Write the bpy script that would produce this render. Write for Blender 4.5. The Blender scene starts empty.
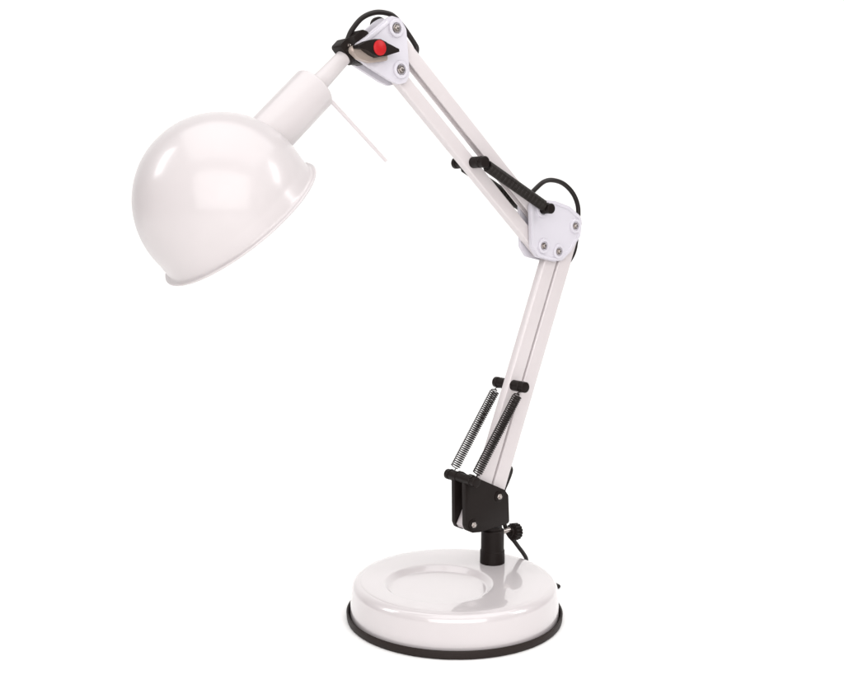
import bpy, bmesh, math, random
from mathutils import Vector, Matrix

C = bpy.context.scene.collection
SC = bpy.context.scene
MM = 0.001
PI = math.pi

# ------------------------------------------------------------------ camera
cam_d = bpy.data.cameras.new("camera")
cam = bpy.data.objects.new("camera", cam_d)
C.objects.link(cam)
cam.location = (0.0, -0.8883, 0.3450)
cam.rotation_euler = (PI / 2 - 0.12244, 0.0, 0.03046)
cam_d.sensor_width = 36.0
cam_d.lens = 36.0 * 1100.0 / 844.0
cam_d.clip_start = 0.02
cam_d.clip_end = 60.0
SC.camera = cam

# ------------------------------------------------------------------ world: a dim pale studio room
world = bpy.data.worlds.new("World")
SC.world = world
world.use_nodes = True
bg = world.node_tree.nodes["Background"]
bg.inputs["Color"].default_value = (1.0, 0.90, 0.87, 1)
bg.inputs["Strength"].default_value = 0.12

# ------------------------------------------------------------------ exposure
SC.view_settings.view_transform = 'Standard'
SC.view_settings.look = 'None'
SC.view_settings.exposure = 0.08
SC.view_settings.gamma = 1.0


# ------------------------------------------------------------------ studio lamps (softboxes)
def softbox(name, loc, target, sx, sy, watts, col=(1, 1, 1)):
    d = bpy.data.lights.new(name, 'AREA')
    d.shape = 'RECTANGLE'
    d.size, d.size_y = sx, sy
    d.energy = watts
    d.color = col
    o = bpy.data.objects.new(name, d)
    C.objects.link(o)
    o.location = loc
    o.rotation_euler = (Vector(target) - Vector(loc)).to_track_quat('-Z', 'Y').to_euler()
    return o


softbox("overhead_softbox", (0.05, -0.15, 1.90), (0.04, -0.05, 0.0), 2.5, 1.9, 31)
softbox("front_softbox", (0.07, -1.22, 0.66), (-0.05, 0.0, 0.30), 1.5, 1.0, 17, (1, .985, .98))
softbox("backdrop_lamp", (-1.75, -0.10, 1.45), (-0.75, 1.80, 0.60), 0.6, 0.9, 20)
softbox("backdrop_lamp", (1.75, -0.10, 1.45), (0.75, 1.80, 0.60), 0.6, 0.9, 20)


# ------------------------------------------------------------------ materials
def mat(name, col, rough=0.4, metal=0.0, coat=0.0, coat_rough=0.03, noise=0.0, nscale=40.0, bump=0.0, bscale=300.0,
        rvar=0.0, spec=0.5):
    m = bpy.data.materials.new(name)
    m.use_nodes = True
    nt = m.node_tree
    b = nt.nodes["Principled BSDF"]
    b.inputs["Base Color"].default_value = (*col, 1)
    b.inputs["Roughness"].default_value = rough
    b.inputs["Metallic"].default_value = metal
    b.inputs["Coat Weight"].default_value = coat
    b.inputs["Coat Roughness"].default_value = coat_rough
    b.inputs["Specular IOR Level"].default_value = spec
    tc = nt.nodes.new("ShaderNodeTexCoord")
    if noise > 0 or rvar > 0:
        n = nt.nodes.new("ShaderNodeTexNoise")
        n.inputs["Scale"].default_value = nscale
        n.inputs["Detail"].default_value = 6
        nt.links.new(tc.outputs["Object"], n.inputs["Vector"])
        if noise > 0:
            r = nt.nodes.new("ShaderNodeMapRange")
            r.inputs["To Min"].default_value = 1 - noise
            r.inputs["To Max"].default_value = 1 + noise
            nt.links.new(n.outputs["Fac"], r.inputs["Value"])
            hv = nt.nodes.new("ShaderNodeHueSaturation")
            hv.inputs["Color"].default_value = (*col, 1)
            nt.links.new(r.outputs["Result"], hv.inputs["Value"])
            nt.links.new(hv.outputs["Color"], b.inputs["Base Color"])
        if rvar > 0:
            r = nt.nodes.new("ShaderNodeMapRange")
            r.inputs["To Min"].default_value = max(0.0, rough - rvar)
            r.inputs["To Max"].default_value = rough + rvar
            nt.links.new(n.outputs["Fac"], r.inputs["Value"])
            nt.links.new(r.outputs["Result"], b.inputs["Roughness"])
    if bump > 0:
        n2 = nt.nodes.new("ShaderNodeTexNoise")
        n2.inputs["Scale"].default_value = bscale
        n2.inputs["Detail"].default_value = 3
        nt.links.new(tc.outputs["Object"], n2.inputs["Vector"])
        bp = nt.nodes.new("ShaderNodeBump")
        bp.inputs["Strength"].default_value = bump
        bp.inputs["Distance"].default_value = 0.0004
        nt.links.new(n2.outputs["Fac"], bp.inputs["Height"])
        nt.links.new(bp.outputs["Normal"], b.inputs["Normal"])
        if coat > 0:
            bp2 = nt.nodes.new("ShaderNodeBump")
            bp2.inputs["Strength"].default_value = bump * 0.25
            bp2.inputs["Distance"].default_value = 0.0004
            nt.links.new(n2.outputs["Fac"], bp2.inputs["Height"])
            nt.links.new(bp2.outputs["Normal"], b.inputs["Coat Normal"])
    return m


M_PAPER = mat("white_backdrop_paper", (.92, .915, .91), .85, noise=.008, nscale=3, spec=.2)
M_GLOSS = mat("glossy_white_paint", (.53, .494, .500), .28, coat=1.0, coat_rough=.03, noise=.006, nscale=8, bump=.03, bscale=120)
M_SHADE = mat("white_shade_enamel", (.510, .476, .480), .42, coat=.6, coat_rough=.19, spec=.15, noise=.006, nscale=8, bump=.03, bscale=120)
M_ARM = mat("satin_white_paint", (.545, .503, .508), .30, coat=.4, coat_rough=.12, noise=.01, nscale=30, bump=.05, bscale=500)
M_PLAST = mat("white_moulded_plastic", (.535, .515, .56), .38, noise=.012, nscale=50, bump=.05, bscale=700)
M_BLACK = mat("black_moulded_plastic", (.010, .0068, .006), .42, spec=.13, noise=.08, nscale=60, bump=.12, bscale=900, rvar=.06)
M_RUBBER = mat("black_rubber", (.017, .011, .0095), .55, spec=.2, noise=.08, nscale=50, bump=.1, bscale=900)
M_CABLE = mat("black_cable_sheath", (.011, .0078, .007), .36, spec=.25, noise=.05, nscale=90)
M_SPRING = mat("blackened_spring_steel", (.010, .0065, .005), .34, metal=.0, spec=.25, noise=.05, nscale=90)
M_STEEL = mat("zinc_plated_steel", (.42, .38, .36), .27, metal=1.0, noise=.06, nscale=400, rvar=.05)
M_LUG = mat("shadow_tinted_steel", (.40, .33, .29), .42, metal=.35, noise=.06, nscale=200)  # pale lug's colour, with the wing knob's shadow put in as tan
M_RED = mat("red_plastic", (.40, .004, .007), .45, spec=.3, bump=.08, bscale=900)

# ------------------------------------------------------------------ lamp coordinates
# arm plane: stem foot S, u = reach of the arm, w = thickness across the arm, z = up; in millimetres
AL = math.radians(39.4977)
DV = Vector((-math.cos(AL), -math.sin(AL), 0))
NV = Vector((math.sin(AL), -math.cos(AL), 0))
ZV = Vector((0, 0, 1))
S = Vector((0.03301, 0.04133, 0))


def P(u, w, z):
    return S + DV * (u * MM) + NV * (w * MM) + ZV * (z * MM)


def dirv(u, w, z):
    return (DV * u + NV * w + ZV * z).normalized()


# ------------------------------------------------------------------ mesh helpers
def obj(name, bm, m, parent=None, sharp=35):
    bmesh.ops.remove_doubles(bm, verts=bm.verts, dist=1e-7)
    bmesh.ops.recalc_face_normals(bm, faces=bm.faces)
    me = bpy.data.meshes.new(name)
    bm.to_mesh(me)
    bm.free()
    me.materials.append(m)
    for p in me.polygons:
        p.use_smooth = True
    me.set_sharp_from_angle(angle=math.radians(sharp))
    o = bpy.data.objects.new(name, me)
    C.objects.link(o)
    if parent is not None:
        o.parent = parent
    return o


def frame(axis):
    a = axis.normalized()
    t = Vector((0, 0, 1)) if abs(a.z) < .9 else Vector((1, 0, 0))
    x = a.cross(t).normalized()
    y = a.cross(x).normalized()
    return a, x, y


def lathe(bm, org, axis, prof, n=48, closed=False):
    """prof: (distance along the axis, radius) in mm; open ends are capped"""
    a, x, y = frame(axis)
    rings = []
    for s, r in prof:
        c = org + a * (s * MM)
        if r < 1e-6:
            rings.append([bm.verts.new(c)])
        else:
            rings.append([bm.verts.new(c + (x * math.cos(2 * PI * k / n) + y * math.sin(2 * PI * k / n)) * (r * MM))
                          for k in range(n)])
    seq = list(range(len(rings) - 1))
    pairs = [(rings[i], rings[i + 1]) for i in seq]
    if closed:
        pairs.append((rings[-1], rings[0]))
    for A, B in pairs:
        for k in range(n):
            l = (k + 1) % n
            if len(A) == 1 and len(B) == 1:
                continue
            if len(A) == 1:
                bm.faces.new((A[0], B[k], B[l]))
            elif len(B) == 1:
                bm.faces.new((A[k], B[0], A[l]))
            else:
                bm.faces.new((A[k], B[k], B[l], A[l]))
    if not closed:
        for R in (rings[0], rings[-1]):
            if len(R) > 1:
                bm.faces.new(R)


def prism_pts(bm, base_pts, top_pts, bev=0.0, seg=2):
    n = len(base_pts)
    A = [bm.verts.new(p) for p in base_pts]
    B = [bm.verts.new(p) for p in top_pts]
    fs = [bm.faces.new(A), bm.faces.new(B)]
    for k in range(n):
        l = (k + 1) % n
        fs.append(bm.faces.new((A[k], A[l], B[l], B[k])))
    if bev > 0:
        es = set()
        for f in fs[:2]:
            es.update(f.edges)
        bmesh.ops.bevel(bm, geom=list(es), offset=bev * MM, segments=seg, affect='EDGES', profile=.5, clamp_overlap=True)


def plate(bm, poly, w0, w1, bev=.6, seg=2):
    """poly of (u, z) mm extruded across the arm from w0 to w1"""
    prism_pts(bm, [P(u, w0, z) for u, z in poly], [P(u, w1, z) for u, z in poly], bev, seg)


def round_poly(poly, radii, seg=6):
    """round every corner of a (u, z) polygon"""
    out = []
    n = len(poly)
    for i in range(n):
        p0, p1, p2 = (Vector(poly[(i + k) % n]) for k in (-1, 0, 1))
        r = radii[i] if isinstance(radii, (list, tuple)) else radii
        if r <= 0:
            out.append(tuple(p1))
            continue
        a, b = (p0 - p1), (p2 - p1)
        la, lb = a.length, b.length
        a.normalize()
        b.normalize()
        ang = a.angle(b)
        t = min(r / math.tan(ang / 2), la * .48, lb * .48)
        s, e = p1 + a * t, p1 + b * t
        for k in range(seg + 1):
            f = k / seg
            out.append(tuple((1 - f) ** 2 * s + 2 * f * (1 - f) * p1 + f * f * e))
    return out


def sweep(bm, pts, r, n=10, cap=True):
    """round tube along points (metres), radius in mm (one value or one per point)"""
    m = len(pts)
    tang = []
    for i in range(m):
        t = pts[min(i + 1, m - 1)] - pts[max(i - 1, 0)]
        tang.append(t.normalized())
    a, x, y = frame(tang[0])
    rings = []
    for i in range(m):
        if i:
            q = tang[i - 1].rotation_difference(tang[i])
            x = q @ x
        x = (x - tang[i] * x.dot(tang[i])).normalized()
        y = tang[i].cross(x)
        ri = (r[i] if isinstance(r, (list, tuple)) else r) * MM
        rings.append([bm.verts.new(pts[i] + (x * math.cos(2 * PI * k / n) + y * math.sin(2 * PI * k / n)) * ri) for k in range(n)])
    for A, B in zip(rings, rings[1:]):
        for k in range(n):
            l = (k + 1) % n
            bm.faces.new((A[k], B[k], B[l], A[l]))
    if cap:
        bm.faces.new(rings[0])
        bm.faces.new(rings[-1])


def spline(pts, sub=10):
    out = []
    n = len(pts)
    for i in range(n - 1):
        p0, p1, p2, p3 = pts[max(i - 1, 0)], pts[i], pts[i + 1], pts[min(i + 2, n - 1)]
        for k in range(sub):
            t = k / sub
            out.append(.5 * ((2 * p1) + (p2 - p0) * t + (2 * p0 - 5 * p1 + 4 * p2 - p3) * t * t + (3 * p1 - p0 - 3 * p2 + p3) * t ** 3))
    out.append(pts[-1])
    return out


def arc_prof(cs, cr, rad, a0, a1, n):
    """profile points of an arc centred at (along cs, radius cr)"""
    return [(cs + rad * math.sin(a0 + (a1 - a0) * k / n), cr + rad * math.cos(a0 + (a1 - a0) * k / n)) for k in range(n + 1)]


def hex_bolt(u, z, w, parent, r=3.4, h=2.4, sgn=1, m=None):
    """hexagon nut with the round end of its bolt in the middle"""
    bm = bmesh.new()
    ax = NV * sgn
    lathe(bm, P(u, w, z), ax, [(0, r), (h - .5, r), (h, r * .86)], n=6)
    lathe(bm, P(u, w, z), ax, [(0, r * .5), (h + .7, r * .5), (h + 1.3, r * .36), (h + 1.45, 0)], n=20)
    return obj("bolt", bm, m or M_STEEL, parent, 25)


def boss(bm, u, z, w, sgn=1, r=6.4, h=1.3, hole=4.4):
    lathe(bm, P(u, w, z), NV * sgn, [(-.6, hole), (h - .2, hole), (h, hole + .25), (h, r - .5), (h - .35, r), (-.6, r + .35)], n=36, closed=True)


# ------------------------------------------------------------------ setting: white paper sweep
def build_sweep():
    bm = bmesh.new()
    prof = [(-4.0, 0.0), (-1.5, 0.0), (0.0, 0.0), (1.1, 0.0)]
    R = .75
    for k in range(1, 25):
        a = k / 24 * PI / 2
        prof.append((1.1 + R * math.sin(a), R - R * math.cos(a)))
    prof += [(1.1 + R, 1.6), (1.1 + R, 2.6)]
    xs = [-4.0 + 8.0 * k / 12 for k in range(13)]
    rows = [[bm.verts.new((x, y, z)) for x in xs] for y, z in prof]
    for A, B in zip(rows, rows[1:]):
        for k in range(12):
            bm.faces.new((A[k], A[k + 1], B[k + 1], B[k]))
    o = obj("backdrop", bm, M_PAPER, None, 60)
    o["kind"] = "structure"
    return o


build_sweep()

# ------------------------------------------------------------------ the lamp
lamp = bpy.data.objects.new("desk_lamp", None)
C.objects.link(lamp)
lamp["label"] = "white articulated desk lamp with black springs, round heavy base and domed shade"
lamp["category"] = "desk lamp"
O = Vector((0, 0, 0))


# ---- round base with its dish and rubber mat
def build_base():
    bm = bmesh.new()
    prof = [(3.0, 0), (3.0, 86.6), (8, 87.2), (14, 86.8), (20, 86.3), (25.6, 85.8)]
    prof += [(25.6 + 7.4 * math.sin(a), 78.6 + 7.2 * math.cos(a)) for a in [PI / 2 * k / 14 for k in range(1, 15)]]
    prof += [(33.35, 70), (33.5, 60), (33.5, 0)]
    lathe(bm, O, ZV, prof, n=160)
    # press the round dish into the top
    top = [f for f in bm.faces if all(v.co.z > 33.0 * MM for v in f.verts)]
    bmesh.ops.delete(bm, geom=top, context='FACES')
    loose = [v for v in bm.verts if not v.link_faces]
    bmesh.ops.delete(bm, geom=loose, context='VERTS')
    rim = sorted([v for v in bm.verts if abs(v.co.z - 33.0 * MM) < 1e-6], key=lambda v: math.atan2(v.co.y, v.co.x))
    n = len(rim)
    dc = Vector((-13.0, -12.0, 0)) * MM
    rings = [rim]
    R0 = 78.6

    def ring(cx, rad, z):
        out = []
        for v in rim:
            a = math.atan2(v.co.y, v.co.x)
            out.append(bm.verts.new((cx.x + math.cos(a) * rad * MM, cx.y + math.sin(a) * rad * MM, z * MM)))
        return out
    for t, zz in ((.02, 33.2), (.1, 33.42), (.3, 33.5), (.6, 33.5), (.9, 33.5)):
        rings.append(ring(dc * t, R0 + (46.0 - R0) * t, zz))
    for rad, zz in ((46.0, 33.5), (45.2, 33.4), (44.5, 33.1), (43.8, 32.6), (41.0, 29.9), (40.3, 29.35), (39.6, 29.05), (38.8, 28.95), (20, 28.9), (4, 28.9)):
        rings.append(ring(dc, rad, zz))
    for A, B in zip(rings, rings[1:]):
        for k in range(n):
            l = (k + 1) % n
            bm.faces.new((A[k], A[l], B[l], B[k]))
    bm.faces.new(rings[-1])
    b = obj("base", bm, M_GLOSS, lamp, 50)
    bm = bmesh.new()
    lathe(bm, O, ZV, [(0, 0), (0, 88.6), (.8, 89.6), (2, 90), (6.6, 90.3), (7.2, 90.0), (7.3, 89.3), (6.9, 88.6), (4, 88.2), (2.4, 87.8), (2.4, 0)], n=160)
    obj("rubber_mat", bm, M_RUBBER, b, 40)
    return b


base = build_base()

# ---- stem with collar
bm = bmesh.new()
lathe(bm, P(0, 0, 0), ZV, [(33.3, 10.9), (44.4, 10.7), (44.8, 10.2), (46, 10.1), (62.4, 10.0), (63.0, 9.5), (63.2, 8.2), (66, 8.2)], n=48)
stem = obj("stem", bm, M_BLACK, lamp, 30)

# ---- thumbscrew that clamps the stem
bm = bmesh.new()
lathe(bm, P(-9.5, 0, 58.6), -DV, [(0, 2.2), (11, 2.2)], n=16)
screw_shaft = bm
ts = bmesh.new()
nk = 60
a, x, y = frame(-DV + ZV * -.12)
org = P(-19.5, 0, 56.8)
prof = [(0, 3.4), (0.2, 4.2), (2.0, 4.6), (2.6, 6.6), (3.3, 7.6), (9.6, 7.6), (10.4, 6.9), (10.7, 5.5), (10.7, 0)]
rings = []
for s, r in prof:
    if r == 0:
        rings.append([ts.verts.new(org + a * (s * MM))])
        continue
    rr = []
    for k in range(nk):
        th = 2 * PI * k / nk
        g = r - (1.1 * (0.5 - .5 * math.cos(15 * th)) ** 2 if r > 6.5 else 0)
        rr.append(ts.verts.new(org + a * (s * MM) + (x * math.cos(th) + y * math.sin(th)) * g * MM))
    rings.append(rr)
for A, B in zip(rings, rings[1:]):
    for k in range(nk):
        l = (k + 1) % nk
        if len(B) == 1:
            ts.faces.new((A[k], B[0], A[l]))
        else:
            ts.faces.new((A[k], B[k], B[l], A[l]))
ts.faces.new(rings[0])
thumb = obj("thumbscrew", ts, M_BLACK, lamp, 28)
obj("screw_shaft", screw_shaft, M_STEEL, thumb)

# ---- mounting bracket: two black cheeks joined at the foot and the back
BR = [(39.0, 116), (38.4, 75), (36.2, 70.5), (30.5, 67.6), (22.5, 66.6), (-11.4, 68.4), (-10.0, 93.5), (-5.6, 99.0), (-1.0, 101.2), (22, 112.6), (30, 118)]
BRr = round_poly(BR, [4, 4, 3, 3, 2, 2, 5, 4, 2, 2, 3])
bm = bmesh.new()
plate(bm, BRr, 5.0, 9.0, .7)
plate(bm, BRr, -9.0, -5.0, .7)
plate(bm, [(34, 70.4), (30.2, 68.3), (22.4, 67.3), (-10.6, 69.0), (-10.4, 72.0), (22, 70.2), (29, 70.6), (32, 72)], -5.3, 5.3, .2)
plate(bm, [(-10.9, 69.2), (-9.9, 88), (-7.6, 88), (-8.6, 69.2)], -5.3, 5.3, .2)
bracket = obj("mounting_bracket", bm, M_BLACK, lamp, 30)
for u, z in ((30.0, 74.6), (1.2, 94.3)):
    bm = bmesh.new()
    lathe(bm, P(u, 8.7, z), NV, [(0, 4.9), (.9, 4.7), (1.2, 4.2), (1.2, 0)], n=32)
    obj("washer", bm, M_BLACK, bracket)
    hex_bolt(u, z, 9.6, bracket, r=2.7, h=1.4)
    hex_bolt(u, z, -8.8, bracket, r=2.9, h=1.8, sgn=-1)


# ---- pins that carry the springs
def pin(name, u, z, w0, w1, parent, r=4.7):
    s = 1 if w1 > w0 else -1
    L = abs(w1 - w0)
    bm = bmesh.new()
    g = L - 4.2
    lathe(bm, P(u, w0, z), NV * s, [(0, r), (g - 2.6, r), (g - 2.0, r * .84), (g - .2, r * .84), (g + .3, r), (L - .7, r), (L - .2, r * .9), (L, r * .72), (L, 0)], n=36)
    return obj(name, bm, M_BLACK, parent, 30)


def through_rod(u, z, hw, parent, r=4.4):
    bm = bmesh.new()
    h = hw
    prof = [(-h, 0), (-h, r * .72), (-h + .2, r * .9), (-h + .7, r), (-h + 3.9, r), (-h + 4.3, r * .84), (-h + 6, r * .84), (-h + 6.5, r),
            (-5, r), (-4.8, r * .9), (4.8, r * .9), (5, r), (h - 6.5, r), (h - 6, r * .84), (h - 4.3, r * .84), (h - 3.9, r), (h - .7, r), (h - .2, r * .9), (h, r * .72), (h, 0)]
    lathe(bm, P(u, 0, z), NV, prof, n=36)
    return obj("spring_rod", bm, M_BLACK, parent, 30)


# ---- arm bars
EL = Vector((-.3655, .9308))            # direction of the lower arm in (u, z)
ML = Vector((.9308, .3655))             # across it
EU = Vector((.742, .670)).normalized()  # direction of the upper arm
MU = Vector((-EU.y, EU.x))


def bar(name, e, m, p0, p1, s0, s1, open_side=None, hw=4.0, web=1.1):
    """square tube between cross positions p0..p1; open_side 'lo'/'hi' leaves that wall out (a channel)"""
    t = 1.1
    if open_side is None:
        prof = [(p0, -hw), (p1, -hw), (p1, hw), (p0, hw)]
    elif open_side == 'lo':
        prof = [(p0, -hw), (p1, -hw), (p1, hw), (p0, hw), (p0, hw - t), (p1 - web, hw - t), (p1 - web, -hw + t), (p0, -hw + t)]
    else:
        prof = [(p1, -hw), (p0, -hw), (p0, hw), (p1, hw), (p1, hw - t), (p0 + t, hw - t), (p0 + t, -hw + t), (p1, -hw + t)]
    bm = bmesh.new()

    def pt(s, p, w):
        q = e * s + m * p
        return P(q.x, w, q.y)
    A = [bm.verts.new(pt(s0, p, w)) for p, w in prof]
    B = [bm.verts.new(pt(s1, p, w)) for p, w in prof]
    n = len(prof)
    bm.faces.new(A)
    bm.faces.new(B)
    es = []
    for k in range(n):
        l = (k + 1) % n
        bm.faces.new((A[k], A[l], B[l], B[k]))
    bm.edges.ensure_lookup_table()
    es = [ed for ed in bm.edges if (ed.verts[0] in A and ed.verts[1] in B) or (ed.verts[0] in B and ed.verts[1] in A)]
    corners = set(range(4)) if open_side is None else {1, 2}
    es = [ed for ed in es if any((A[i] in ed.verts) for i in corners)]
    bmesh.ops.bevel(bm, geom=es, offset=1.5 * MM, segments=4, affect='EDGES', profile=.5)
    return obj(name, bm, M_ARM, lamp, 40)


bar_a = bar("lower_arm_bar", EL, ML, 42.3, 56.6, 53.5, 310)
bar_b = bar("lower_arm_bar", EL, ML, 26.2, 40.2, 84, 341, 'lo')
bar_c = bar("upper_arm_bar", EU, MU, 253.4, 265.0, 164, 383)
bar_d = bar("upper_arm_bar", EU, MU, 273.2, 285.2, 185, 405, 'lo', web=9.2)

bm = bmesh.new()
plate(bm, [(26.0, 93), (29.5, 88.0), (37.3, 73.6), (35.6, 71.0), (25.5, 70.9)], -4.3, 4.3, .3)
obj("bar_foot", bm, M_ARM, bar_a)

# ---- elbow cheeks
EP = [(-32.5, 344.0), (-34.6, 306.5), (-41.5, 298.0), (-61.5, 293.6), (-71.5, 294.2), (-82.0, 301.5), (-94.0, 315.5), (-95.4, 331.5), (-80, 341.2), (-62, 346.0), (-46, 347.0)]
EPr = round_poly(EP, [3, 4, 6, 5, 6, 6, 6, 6, 5, 5, 5])
cu = sum(p[0] for p in EP) / len(EP)
cz = sum(p[1] for p in EP) / len(EP)


def inset(poly, k):
    return [(cu + (u - cu) * k, cz + (z - cz) * k) for u, z in poly]


elbow = []
for sg in (1, -1):
    bm = bmesh.new()
    plate(bm, EPr, 5.0 * sg, 8.2 * sg, .8, 3)
    # raised border round the cheek
    inn = inset(EPr, .86)
    for k in range(len(EPr)):
        pass
    n = len(EPr)
    out0 = [bm.verts.new(P(u, 7.6 * sg, z)) for u, z in inset(EPr, .985)]
    out1 = [bm.verts.new(P(u, 9.0 * sg, z)) for u, z in inset(EPr, .965)]
    in1 = [bm.verts.new(P(u, 9.0 * sg, z)) for u, z in inset(EPr, .885)]
    in0 = [bm.verts.new(P(u, 7.6 * sg, z)) for u, z in inset(EPr, .855)]
    for A, B in ((out0, out1), (out1, in1), (in1, in0), (in0, out0)):
        for k in range(n):
            l = (k + 1) % n
            bm.faces.new((A[k], A[l], B[l], B[k]))
    pts = [(-48.5, 307.5), (-66.7, 302.2), (-86.6, 324.1)]
    for u, z in pts:
        boss(bm, u, z, 8.6 * sg, sg, r=6.3, h=1.2, hole=4.0)
    boss(bm, -46.6, 339.0, 8.6 * sg, sg, r=7.0, h=1.3, hole=4.6)
    e = obj("elbow_plate", bm, M_PLAST, lamp, 35)
    for u, z in pts:
        hex_bolt(u, z, 8.0 * sg, e, r=3.0, h=1.6, sgn=sg)
    elbow.append(e)

# ---- spring rods and pins
rod_low = through_rod(35.0, 113.9, 19.5, bracket)
rod_elbow = through_rod(-47.0, 339.6, 19.5, elbow[0])
pins_low = [pin("spring_pin", -19.3, 188.2, 3.6 * s, 19.5 * s, bar_b) for s in (1, -1)]
pins_up = [pin("spring_pin", 27.8, 377.2, 3.6 * s, 19.5 * s, bar_c) for s in (1, -1)]


# ---- springs
def spring(pu, pz, qu, qz, w, r_out, wire, turns, m0, m1, parent=lamp):
    """coil from pin (pu, pz) to rod (qu, qz) at width w; m0/m1: length left for the hooks"""
    A, B = P(pu, w, pz), P(qu, w, qz)
    ax = (B - A).normalized()
    L = (B - A).length / MM
    x = NV
    y = ax.cross(x).normalized()
    r = r_out - wire
    pts = []
    # hook round the first pin
    hr = 4.6
    for k in range(9):
        t = -PI * .55 + PI * 1.0 * k / 8 - PI * .5
        pts.append(A + (ax * math.cos(t) + y * math.sin(t)) * hr * MM)
    n = 16
    tot = int(turns * n)
    c0, c1 = m0, L - m1
    pts.append(A + ax * ((c0 - 1.2) * MM) + y * (1.2 * MM))
    for k in range(tot + 1):
        th = 2 * PI * k / n
        s = c0 + (c1 - c0) * k / tot
        e = min(1.0, k / 10, (tot - k) / 10)
        pts.append(A + ax * (s * MM) + (x * math.cos(th) + y * math.sin(th)) * (r * (.55 + .45 * e) * MM))
    pts.append(A + ax * ((c1 + 1.2) * MM) + y * (-1.2 * MM))
    for k in range(9):
        t = PI * .55 - PI * 1.0 * k / 8 + PI
        pts.append(B + (ax * math.cos(t) + y * math.sin(t)) * hr * MM)
    bm = bmesh.new()
    sweep(bm, pts, wire, n=6)
    return obj("spring", bm, M_SPRING, parent, 60)


for s in (1, -1):
    spring(-19.3, 188.2, 35.0, 113.9, 14.4 * s, 4.4, .56 if s > 0 else .48, 42, 8.0, 7.0)
    spring(27.8, 377.2, -47.0, 339.6, 14.4 * s, 4.8, .50, 64, 6.2, 5.6)

# ---- head bracket: two white cheeks at the top of the arm
HP = [(113, 484.5), (104.5, 483.2), (99.0, 476.0), (95.8, 441.5), (99.5, 436.0), (106, 434.2), (114, 436.6), (145.5, 450.6), (149, 456.5), (145, 461.5), (136.2, 467.2), (118, 481.5)]
HPr = round_poly(HP, [4, 4, 5, 4, 3, 4, 4, 4, 3, 4, 2, 3])
hc = (sum(p[0] for p in HP) / len(HP), sum(p[1] for p in HP) / len(HP))
head_plates = []
for sg in (1, -1):
    bm = bmesh.new()
    plate(bm, HPr, 5.0 * sg, 8.2 * sg, .8, 3)
    for u, z in ((109.1, 475.6), (105.0, 445.2)):
        boss(bm, u, z, 8.6 * sg, sg, r=6.6, h=1.5, hole=4.3)
    # stiffening rib along the upper edge
    rb = [(140.5, 463.0), (117.5, 480.6), (115.6, 478.2), (138.6, 460.6)]
    plate(bm, rb, 7.8 * sg, 9.2 * sg, .35)
    h = obj("head_plate", bm, M_PLAST, lamp, 35)
    for u, z in ((109.1, 475.6), (105.0, 445.2)):
        hex_bolt(u, z, 8.0 * sg, h, r=3.5, h=2.2, sgn=sg)
    head_plates.append(h)

# black cable guide clipped between the cheeks at the top bolt
bm = bmesh.new()
lathe(bm, P(111.5, -13.2, 479.2), NV, [(0, 6.2), (.8, 7.0), (4.0, 7.0), (4.8, 6.2)], n=32)
obj("cable_guide", bm, M_BLACK, lamp)

# ---- shade, neck, tube
NK = Vector((.733, -.680)).normalized()   # neck axis, from the joint down to the shade, in (u, z)
OPA, OPT = math.radians(49.84), math.radians(3.22)
OPV = (DV * -math.cos(OPA) - ZV * math.sin(OPA)) * math.cos(OPT) + NV * math.sin(OPT)   # opening direction of the shade
NKV = DV * NK.x + ZV * NK.y
CAP = Vector((176.2, 428.4))


def build_shade():
    bm = bmesh.new()
    c = P(252.46, 0, 344.56)
    R, off, rr, rw = 62.39, 18.14, 64.91, 62.47
    outer = []
    n = 46
    a1 = PI / 2 * 1.06
    for k in range(n + 1):
        a = a1 * k / n
        outer.append((-R * math.cos(a), R * math.sin(a)))
    s0, q0 = outer[-1]
    for k in range(1, 7):
        f = k / 6
        outer.append((s0 + (off - 2.4 - s0) * f, q0 + (rw - q0) * f))
    # short flange turned out round the opening
    lip = [(off - 1.6, rw + .15), (off - 1.1, rw + .7), (off - .9, rw + 1.4), (off - .9, rr)]
    lip += [(off - .9 * math.cos(a), rr + .9 * math.sin(a)) for a in [PI * k / 8 for k in range(1, 9)]]
    inner = [(off + .9, rw - .4), (off + .4, rw - 1.0), (off - 2.4, rw - 1.2)]
    for k in range(n, -1, -1):
        a = a1 * k / n
        inner.append((-(R - 1.2) * math.cos(a), (R - 1.2) * math.sin(a)))
    roll = []
    lathe(bm, c, OPV, outer + lip + roll + inner, n=180)
    return obj("shade", bm, M_SHADE, lamp, 60)


shade = build_shade()

bm = bmesh.new()
cp = P(CAP.x, 0, CAP.y)
prof = [(0, 0), (0, 13.6)] + [(2.6 - 2.6 * math.cos(a), 14.2 + 2.6 * math.sin(a)) for a in [PI / 2 * k / 6 for k in range(1, 7)]]
prof += [(54, 16.9), (57, 17.0), (70, 17.0), (70, 13), (70, 0)]
lathe(bm, cp, NKV, prof, n=72)
neck = obj("lamp_neck", bm, M_SHADE, lamp, 35)

bm = bmesh.new()
lathe(bm, cp, NKV, [(-41, 5.6), (-30, 5.95), (1, 7.0)], n=40)
obj("tube", bm, M_SHADE, neck, 40)

# thin rod beside the neck
bm = bmesh.new()
sweep(bm, [P(163.5, 0, 420.0), P(150, 0, 408.6), P(131, 0, 392.3), P(112.7, 0, 376.5)], [1.5, 1.45, 1.4, 1.35], n=14)
obj("rod", bm, M_ARM, neck)

# flat lug of the tube that sits between the cheeks
bm = bmesh.new()
lug = [(152, 455.8), (147.5, 449.5), (137, 451.0), (129, 452.0), (126.5, 458.0), (129, 463.5), (136, 465.0), (146, 461.5)]
plate(bm, round_poly(lug, 3), -4.7, 4.7, .6)
obj("tube_lug", bm, M_ARM, neck)

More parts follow.
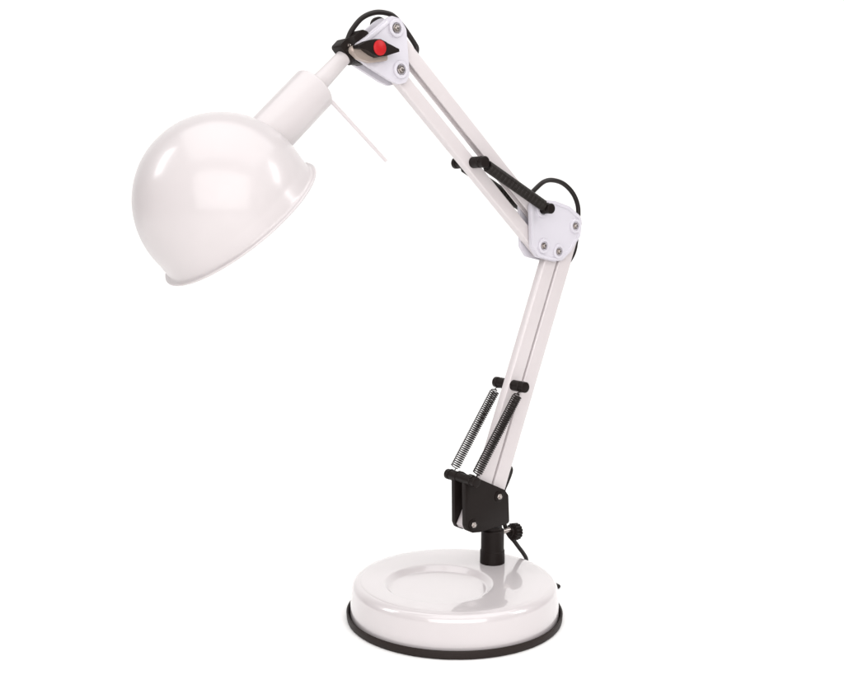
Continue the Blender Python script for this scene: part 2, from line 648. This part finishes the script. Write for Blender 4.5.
# ---- black cable clamp round the tube end
bm = bmesh.new()
q = Vector((149.0, 453.9))
lathe(bm, P(q.x, 0, q.y), -NKV, [(-3.2, 6.6), (-2.6, 8.0), (4.4, 8.2), (5.2, 7.2), (5.2, 4.0)], n=40)
plate(bm, round_poly([(158.6, 458.8), (152.6, 464.6), (146.4, 466.4), (143.0, 460.5), (146.5, 454.0), (153.5, 453.6)], 1.6), -6.2, 6.6, .9)
plate(bm, round_poly([(146.5, 466.0), (138.4, 472.4), (133.8, 471.2), (130.4, 467.0), (137.5, 460.6), (143.6, 456.4)], 1.8), -6.0, 6.4, .9)
plate(bm, round_poly([(147.0, 451.6), (141.5, 447.6), (135.0, 446.9), (135.2, 449.8), (141.5, 453.4), (145, 454.5)], 1.0), -5.6, 5.6, .6)
clamp = obj("cable_clamp", bm, M_BLACK, lamp, 30)
hex_bolt(136.6, 448.6, 5.4, clamp, r=1.5, h=.9)
hex_bolt(150.8, 459.6, 6.4, clamp, r=1.7, h=.8)

# ---- wing knob with red cap
WG = [(152.5, 458.2), (143.1, 462.3), (137.1, 464.0), (131.7, 464.4), (126.8, 462.9), (122.4, 460.2), (114.6, 458.8), (114.4, 456.6), (126.3, 452.7), (133.6, 451.2), (139.0, 452.8), (145.5, 456.2), (152.0, 456.3)]
bm = bmesh.new()
plate(bm, WG, 13.2, 20.6, .7, 3)
lathe(bm, P(132.9, 8.6, 457.9), NV, [(0, 5.2), (4.0, 5.6), (8, 6.2)], n=40)
knob = obj("wing_knob", bm, M_BLACK, lamp, 35)
bm = bmesh.new()
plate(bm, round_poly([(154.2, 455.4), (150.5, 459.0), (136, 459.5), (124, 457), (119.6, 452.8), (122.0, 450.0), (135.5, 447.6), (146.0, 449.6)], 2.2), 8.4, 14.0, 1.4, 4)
obj("outer_tube_lug", bm, M_LUG, knob, 35)  # outer lug of the tube; its shadowed tan is in the colour
bm = bmesh.new()
lathe(bm, P(132.9, 20.2, 457.9), NV, [(0, 5.6), (.9, 5.6), (1.15, 5.3), (1.2, 0)], n=48)
obj("knob_cap", bm, M_RED, knob, 40)
bm = bmesh.new()
lathe(bm, P(132.9, -8.0, 457.9), -NV, [(0, 5.2), (3.2, 5.2), (4, 4.4), (4, 0)], n=32)
obj("pivot_nut", bm, M_BLACK, knob, 40)

# ---- cable: over the joint, round the elbow, out at the foot
CR = 2.0
bm = bmesh.new()
top = [P(150.5, -3, 457.5), P(146.0, -3, 464.3), P(141.4, -3, 472.7), P(132.2, -3, 482.3), P(120.2, -3, 487.6), P(108.1, -3, 488.1), P(100.5, -3, 485.2),
       P(92.6, -3, 478.5), P(87.5, -2.6, 472.8), P(83.2, -2, 467.4), P(81.6, -1.5, 464.2), P(82.6, -1, 460.5), P(85.5, 0, 457.0)]
sweep(bm, spline(top), CR, 12)
obj("cable", bm, M_CABLE, lamp, 60)
bm = bmesh.new()
mid = [P(14, 0, 391.5), P(-10, 0, 371.0), P(-30, 0, 352.5), P(-37, 0, 349.0), P(-45, 0, 355.5), P(-56, 0, 362.5), P(-67, 0, 364.0), P(-80, 0, 361.0), P(-91.5, 0, 353.0), P(-98.0, 0, 342.5), P(-99.0, 0, 331),
       P(-97.5, 0, 316), P(-95.2, 0, 303), P(-90.0, 0, 294.5), P(-82, -.5, 287), P(-74, -1, 278)]
sweep(bm, spline(mid), CR * 1.05, 12)
obj("cable", bm, M_CABLE, lamp, 60)
bm = bmesh.new()
low = [P(-9, 0, 117.5), P(-16.5, 0, 116.2), P(-20.4, 0, 114.2), P(-20.6, 0, 110.6), P(-16.8, 0, 103), P(-12.4, 0, 95.5), P(-10.6, 0, 86), P(-12.6, -1, 76), P(-16.5, -3, 64.0), P(-20.6, -2, 54.0), P(-25.6, 0, 47.4), P(-31.0, 0, 40.9), P(-36.6, 0, 34.2), P(-42.0, -1.5, 27.2),
       P(-47, -6, 18), P(-51, -10, 8), P(-57, -7, 2.4), Vector((.0860, .0800, .0024)), Vector((.0915, .0725, .0024)), Vector((.0937, .0680, .0024))]
sweep(bm, spline(low), CR * .95, 12)
obj("cable", bm, M_CABLE, lamp, 60)
